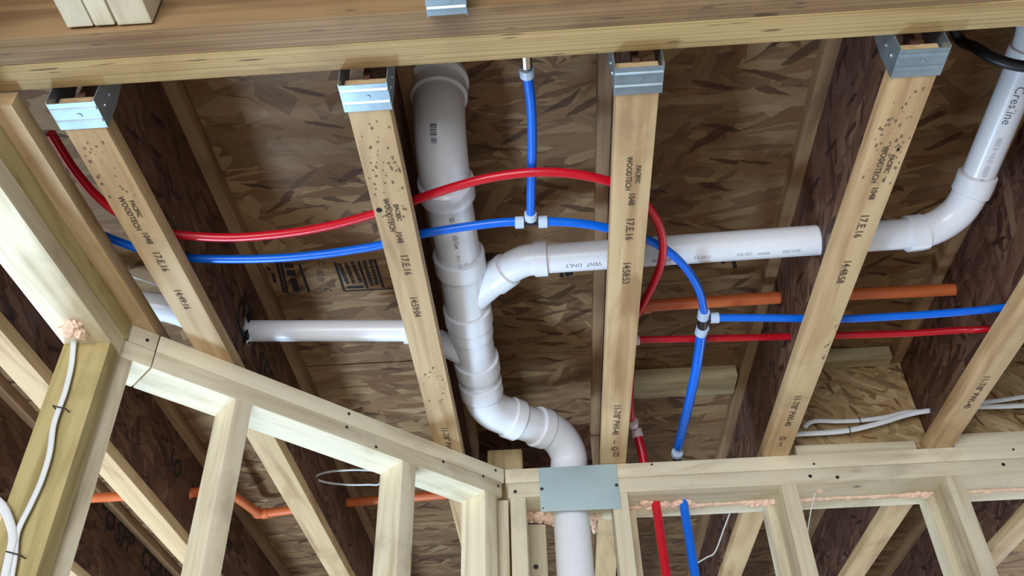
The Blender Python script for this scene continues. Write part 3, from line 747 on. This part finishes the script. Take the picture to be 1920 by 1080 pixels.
# ------------------------------------------------------------------ water tubes
def Z(pts): return [atz(*p) for p in pts]
def ring(name, p, d, rt, mat, parent, ln=.020):
    p = Vector(p); d = Vector(d).normalized()
    bm = bmesh.new(); sweep(bm, [p - d * ln / 2, p + d * ln / 2], [(0, rt + .0015), (.001, rt + .0034), (('e', .001), rt + .0034), (('e', 0), rt + .0015)], 28)
    return finish(name, bm, mat, parent)
def body(name, segs, mat, parent):
    bm = bmesh.new()
    for a, b, r in segs: sweep(bm, [a, b], [(0, r), (('e', 0), r)], 24)
    return finish(name, bm, mat, parent)
CW = empty('water_tube', atz(1320, 600, 2.5), 'bright blue cold water tubing with two tee fittings, across the whole bay', 'water tube')
RT, RT3 = .0080, .0111
t1 = atz(996, 415, 2.500)
left = Z([(120, 405, 2.50), (185, 438, 2.50), (250, 463, 2.499), (300, 476, 2.499)]) + [Vector((-.82, 1.2163, 2.4978))] + Z([(430, 486, 2.497), (520, 484, 2.496), (600, 477, 2.495), (665, 468, 2.495), (715, 459, 2.495), (785, 440, 2.495), (860, 427, 2.497), (930, 418, 2.499), (975, 415, 2.500)])
tube('tube', left, RT, M_BLUE, CW)
t2 = atz(1320, 600, 2.500)
mid = Z([(1018, 415, 2.50), (1080, 418, 2.50), (1145, 429, 2.50), (1212, 449, 2.50), (1258, 475, 2.50), (1290, 508, 2.50), (1312, 548, 2.50), (1320, 585, 2.50)])
tube('tube', mid, RT, M_BLUE, CW)
up = Z([(995, 408, 2.50), (996, 350, 2.503), (998, 270, 2.505), (996, 200, 2.505), (990, 150, 2.505), (988, 128, 2.505)])
tube('tube', up, RT, M_BLUE, CW)
dn = Z([(1316, 620, 2.500), (1304, 700, 2.488), (1286, 780, 2.474), (1271, 838, 2.464)])
tube('tube', dn, RT3, M_BLUE, CW)
rg = Z([(1338, 596, 2.50), (1420, 596, 2.496), (1505, 597, 2.490), (1580, 598, 2.487), (1700, 592, 2.483), (1800, 585, 2.479)]) + [Vector((.80, 1.487, 2.476)), Vector((1.0, 1.45, 2.47)), Vector((1.3, 1.44, 2.47))]
tube('tube', rg, RT, M_BLUE, CW)
for p, d, r, ln in ((atz(974, 417, 2.5), (1, .02, 0), RT, .017), (atz(1018, 416, 2.5), (1, .02, 0), RT, .017), (atz(995, 405, 2.501), (0, 1, 0), RT, .016), (atz(988, 136, 2.505), (0, 1, 0), RT, .016),
                 (atz(1319, 590, 2.5), (.0, 1, 0), RT + .001, .022), (atz(1340, 596, 2.5), (1, .0, 0), RT, .018), (atz(1316, 619, 2.5), (-.1, 1, 0), RT3 - .001, .024), (atz(1269.5, 850, 2.461), (-.05, 1, -.1), RT3, .013)):
    ring('crimp_ring', p, d, r, M_RINGB, CW, ln)
body('tee_fitting', [(atz(974, 417, 2.5), atz(1018, 416, 2.5), .0072), (t1, atz(995, 405, 2.501), .0072)], M_BLACK, CW)
body('tee_fitting', [(atz(1319, 590, 2.5), atz(1316, 619, 2.5), .0105), (atz(1319, 601, 2.5), atz(1340, 596, 2.5), .0075)], M_BLACK, CW)
a_ = atz(988, 133, 2.505)
body('brass_stub', [(a_, Vector((a_.x, YB + .03, 2.505)), .0062), (Vector((a_.x, YB + .055, 2.505)), Vector((a_.x, YB + .0005, 2.505)), .0088)], M_BRASS, CW)
f = atz(1268.5, 856, 2.460)
body('elbow_fitting', [(f - Vector((0, .015, 0)), Vector((.166, 2.03, 2.455)), .0105), (Vector((.166, 2.03, 2.455)), Vector((.167, 2.05, 2.43)), .0105)], M_BLACK, CW)
pl = atz(1280, 945, ZU)
tube('tube', [(.166, 2.045, 2.445), (.1675, 2.050, 2.38), (pl.x, 2.050, ZU), (.168, 2.050, 2.15), (.172, 2.050, 1.0), (.172, 2.050, .002)], RT3, M_BLUE, CW)

HW = empty('water_tube', atz(1190, 636, 2.5), 'bright red hot water tubing looping around the middle joist and down into the wall', 'water tube')
rl = Z([(95, 250, 2.50), (140, 320, 2.50), (190, 376, 2.495), (250, 415, 2.488)]) + [Vector((-.82, 1.1306, 2.4834))] + Z([(380, 444, 2.488), (450, 445, 2.489), (540, 437, 2.49), (620, 423, 2.49), (705, 400, 2.49), (775, 376, 2.49), (850, 351, 2.49), (920, 333, 2.49), (1000, 323, 2.49), (1075, 326, 2.49), (1150, 342, 2.49), (1190, 360, 2.49), (1218, 392, 2.49), (1236, 424, 2.49), (1243, 458, 2.49), (1240, 492, 2.495), (1227, 528, 2.50), (1207, 568, 2.508), (1190, 600, 2.518), (1183, 622, 2.526)])
tube('tube', rl, RT, M_RED, HW)
tee = atz(1184, 638, 2.53)
rr_ = Z([(1197, 637, 2.530), (1300, 635, 2.530), (1400, 633, 2.533)]) + [Vector((.40, 1.6398, 2.5377))] + Z([(1565, 629, 2.528), (1700, 625, 2.515), (1800, 619, 2.502)]) + [Vector((.80, 1.5815, 2.489)), Vector((1.0, 1.56, 2.48)), Vector((1.3, 1.55, 2.48))]
tube('tube', rr_, RT * .95, M_RED, HW)
ring('crimp_ring', atz(1194, 638, 2.53), (1, 0, 0), RT, M_RINGW, HW, .012)
body('tee_fitting', [(atz(1183, 618, 2.527), atz(1182, 660, 2.53), .0095), (tee, atz(1196, 637, 2.53), .0075)], M_BLACK, HW)
dk = Z([(1181, 655, 2.53), (1180, 700, 2.528), (1180, 750, 2.526), (1183, 784, 2.524)])
tube('tube', dk, RT3, M_RED, HW)
ring('crimp_ring', atz(1186, 793, 2.520), (.12, 1, -.1), RT3, M_RINGW, HW, .018)
el = aty(1190, 803, 2.000)
body('elbow_fitting', [(atz(1185, 790, 2.522), el, .0088), (el, aty(1194, 812, 2.006), .0088)], M_BLACK, HW)
c1 = aty(1195, 812, 2.008)
ring('crimp_ring', aty(1194, 812, 2.006), (.2, .35, -1), RT3, M_RINGW, HW, .022)
pr_ = atz(1228, 950, ZU)
tube('tube', [aty(1194, 812, 2.006), aty(1203, 845, 2.025), aty(1208, 868, 2.035), (.097, 2.046, 2.40), (pr_.x, 2.050, ZU), (.101, 2.050, 2.15), (.104, 2.050, 1.0), (.104, 2.050, .002)], RT3, M_RED, HW)

# ------------------------------------------------------------------ orange sprinkler pipes
RO = .0143
SP = empty('sprinkler_pipe', (.2, 1.64, 2.65), 'orange sprinkler pipe running right from the middle joist at mid height', 'sprinkler pipe', 'orange sprinkler pipes')
tube('pipe', [(.0, 1.654, 2.6565), (.40, 1.6399, 2.6489), (.80, 1.6398, 2.6441), (1.15, 1.635, 2.64)], RO, M_CPVC, SP, smooth=False)
cpl = atz(1213, 568, 2.653)
bm = bmesh.new(); sweep(bm, [(cpl.x - .03, 1.654, 2.6545), (cpl.x + .010, 1.6525, 2.6537)], hubprof(RO, RO + .0028, .018, .018), 28); finish('coupling', bm, M_CPVC, SP)
SL = empty('sprinkler_pipe', (-1.1, 2.5, 2.62), 'orange sprinkler pipe with an elbow, seen low down behind the slanted wall', 'sprinkler pipe', 'orange sprinkler pipes')
elb = atz(486, 964, 2.655)
ey = elb.y
tube('pipe', [(-2.0, 2.36, 2.588), (-1.10, 2.36, 2.592)], RO, M_CPVC, SL, smooth=False)
k1 = atz(432, 928, 2.60); k1 = Vector((k1.x, 2.375, 2.595))
k1 = aty(432, 926, 2.40)
tube('pipe', [(-1.20, 2.36, 2.589), (-1.15, 2.362, 2.59), k1 + Vector((.0, -.005, 0)), elb], RO, M_CPVC, SL)
tube('pipe', [elb, Vector((-.815, 2.62, 2.66)), Vector((-.39, 2.60, 2.665))], RO, M_CPVC, SL, smooth=False)
dl = (elb - k1).normalized(); dr = (Vector((-.815, 2.62, 2.66)) - elb).normalized()
bm = bmesh.new(); sweep(bm, catmull([elb - dl * .022, elb - dl * .006, elb + dr * .006, elb + dr * .034], 6), hubprof(RO + .001, RO + .0032, .012, .022), 28); finish('elbow', bm, M_CPVC, SL)

# ------------------------------------------------------------------ cables
def cable(label, pts, r=.0036, flat=(1, 1.9), side=None, smooth=True, group=None, name='electrical_cable', mat=None):
    bm = bmesh.new(); P = catmull(pts, 8)
    sweep(bm, P, [(0, r), (('e', 0), r)], 16, flat=flat, side=side)
    return tag(finish(name, bm, mat or M_CABLE), label, 'cable', group)
yc = 1.2545
c1o = cable('white cable dropping from orange foam down the left corner post', [atz(139, 632, ZU + .004)] + [aty(x_, y_, yc) for x_, y_ in ((138, 645), (133, 690), (122, 735), (112, 763), (100, 800), (93, 850), (78, 900), (58, 945), (38, 985), (30, 1010), (27, 1045), (20, 1090), (12, 1150))], side=(0, 1, 0), r=.0033)
c2o = cable('second white cable coming in from the left edge to the corner post', [aty(x_, y_, yc - .004) for x_, y_ in ((-60, 900), (-10, 935), (8, 955), (20, 985), (24, 1010), (17, 1045), (8, 1090), (0, 1150))], side=(0, 1, 0), r=.0036)
for (px, py), d in (((110, 763), (1, .06)), ((24, 1037), (1, .0))):
    bm = bmesh.new(); c = aty(px, py, yc - .0085)
    sweep(bm, [c + Vector((-.012, .012, .004)), c + Vector((-.011, 0, .003)), c + Vector((.013, 0, -.004)), c + Vector((.014, .012, -.004))], [(0, .0012), (('e', 0), .0012)], 8)
    tag(finish('cable_staple', bm, M_SCREW), 'dark staple over the white cable %s' % ('high on the left corner post' if py < 800 else 'low on the left corner post, where two cables meet'), 'staple', 'cable staples')
ce = (.80, 1.9619, 2.5141)
cable('straight white cable, lower of the pair in front of the bright strand board panel', [(.40, 1.975, 2.470)] + [aty(x_, y_, 1.972) for x_, y_ in ((1495, 814), (1550, 811), (1596, 806), (1650, 793), (1700, 778))] + [Vector(ce), Vector((.90, 1.957, 2.512)), aty(1830, 763, 1.957), aty(1880, 762, 1.955), aty(1935, 760, 1.955), aty(2100, 757, 1.955)], side=(0, 1, 0))
cable('curled white cable, upper of the pair in front of the bright strand board panel', [aty(x_, y_, 1.985) for x_, y_ in ((1508, 802), (1517, 793), (1535, 789), (1570, 790), (1615, 788), (1660, 782), (1700, 773))] + [Vector((.795, 1.972, 2.5185)), Vector((.88, 1.97, 2.518)), aty(1835, 756, 1.970), aty(1880, 750, 1.970), aty(1935, 742, 1.970), aty(2100, 720, 1.970)], side=(0, 1, 0), r=.0031)
for (px, py, yy), lab in (((1593, 806, 1.966), 'small dark tie around the lower white cable in front of the bright panel'), ((1612, 789, 1.979), 'small dark tie around the curled white cable in front of the bright panel')):
    c = aty(px, py, yy); bm = bmesh.new(); sweep(bm, [c + Vector((.001, .006, .010)), c + Vector((.0, -.005, .007)), c + Vector((-.001, -.005, -.007)), c + Vector((-.001, .006, -.010))], [(0, .0011), (('e', 0), .0011)], 8)
    tag(finish('cable_staple', bm, M_SCREW), lab, 'staple', 'cable staples')
cable('thick black cable crossing in front of the white vent pipe at the top right', [(.545, YB + .10, 2.685), atz(1795, 68, 2.665), atz(1830, 90, 2.62), atz(1870, 112, 2.585), atz(1925, 125, 2.56), atz(2000, 120, 2.54), atz(2100, 110, 2.53)], r=.0095, flat=(1, 1), mat=M_BLACK)
lp = []
for k in range(15):
    t = math.radians(-55 - 250 * k / 14)
    lp.append(atz(668 + 76 * math.cos(t), 895 + 14 * math.sin(t), 2.56))
lp.append(Vector((lp[-1].x + .004, lp[-1].y + .01, lp[-1].z + .05))); lp.append(Vector((lp[-1].x, lp[-1].y, ZS + .002)))
cable('thin white wire loop hanging behind the slanted wall, left of its second free stud', lp, r=.0028, flat=(1, 1.3))
cable('thin grey white wire above the dim pipe, left of the leftmost hangered joist', [atz(215, 512, 2.66), atz(245, 518, 2.66), atz(275, 528, 2.655), atz(300, 538, 2.65), atz(345, 560, 2.65)], r=.0026, flat=(1, 1))
cable('thin white wire hanging from a foam spot under the right wall plate', [aty(1531, 917, 2.035), aty(1527, 930, 2.036), aty(1520, 960, 2.04), aty(1514, 1000, 2.045)], r=.0013, flat=(1, 1))
cable('thin pale wire hanging beyond the right wall, bent near its end', [Vector((.315, YW + .155, 2.362)), aty(1373, 952, 2.18), aty(1358, 990, 2.2), aty(1341, 1034, 2.2), aty(1325, 1045, 2.2), aty(1308, 1055, 2.2)], r=.0018, flat=(1, 1))

# ------------------------------------------------------------------ spray foam
def foam(label, lumps, seed, disp=.004, name='spray_foam'):
    random.seed(seed); bm = bmesh.new()
    for c, r in lumps:
        c = Vector(c); r = Vector(r) if not isinstance(r, (int, float)) else Vector((r, r, r))
        res = bmesh.ops.create_icosphere(bm, subdivisions=3, radius=1)
        f1, f2, f3 = [Vector([random.uniform(1.5, 4) for _ in range(3)]) for _ in range(3)]
        for v in res['verts']:
            n = v.co.copy()
            k = 1 + .16 * math.sin(n.dot(f1) * 2 + seed) + .12 * math.sin(n.dot(f2) * 3.1) + .08 * math.sin(n.dot(f3) * 5.3) + random.uniform(-.02, .02)
            v.co = c + Vector((n.x * r.x, n.y * r.y, n.z * r.z)) * k
    return tag(finish(name, bm, M_FOAM, smooth=60), label, 'spray foam')
foam('pink orange foam blob where the left cable enters the wall plate', [(atz(128, 622, ZU - .004), (.018, .014, .009)), (atz(138, 610, ZU - .003), (.013, .014, .009)), (atz(150, 622, ZU - .005), (.010, .014, .010)), (atz(155, 630, ZU - .003), (.008, .008, .007))], 1)
foam('orange foam packed around the red tube under the wall plate', [(atz(1228, 948, ZU - .001), (.024, .018, .010)), (atz(1212, 943, ZU), (.018, .014, .007)), (atz(1246, 945, ZU), (.014, .016, .008)), (atz(1190, 951, ZU), (.018, .010, .006))], 2)
foam('orange foam packed around the blue tube under the wall plate', [(atz(1278, 943, ZU - .001), (.022, .018, .010)), (atz(1292, 946, ZU), (.016, .014, .007)), (atz(1265, 946, ZU), (.012, .016, .008))], 3)
foam('torn orange foam left of the drain pipe, below the grey metal plate', [(atz(992, 966, ZU), (.016, .02, .014)), (atz(1010, 968, ZU - .003), (.018, .02, .014)), (atz(1030, 970, ZU - .004), (.016, .018, .016)), (atz(1042, 978, ZU - .01), (.012, .012, .014))], 4)
foam('torn orange foam right of the drain pipe, below the grey metal plate', [(atz(1112, 975, ZU - .004), (.008, .014, .018)), (atz(1118, 966, ZU), (.014, .014, .010)), (atz(1114, 990, ZU - .02), (.006, .008, .014))], 5)
lm = []
random.seed(9)
k = 1300
while k < 1960:
    lm.append((atz(k, 0, ZU), 0)); k += 14
lm = []
x_ = .185
while x_ < 1.3:
    big_ = 1.9 if abs(x_ - .355) < .035 or abs(x_ - .745) < .02 else 1.0
    lm.append(((x_, YW + .0905, ZU - .0005), (.014, .0055 * random.uniform(.8, 1.3) * big_, .004 * random.uniform(.8, 1.5) * big_))); x_ += .017
foam('long pale orange foam bead along the joint between the right wall plates', lm, 6)
foam('small orange foam spot at the thin wire under the right wall plate', [(atz(1536, 920, ZU), (.008, .010, .005))], 7)
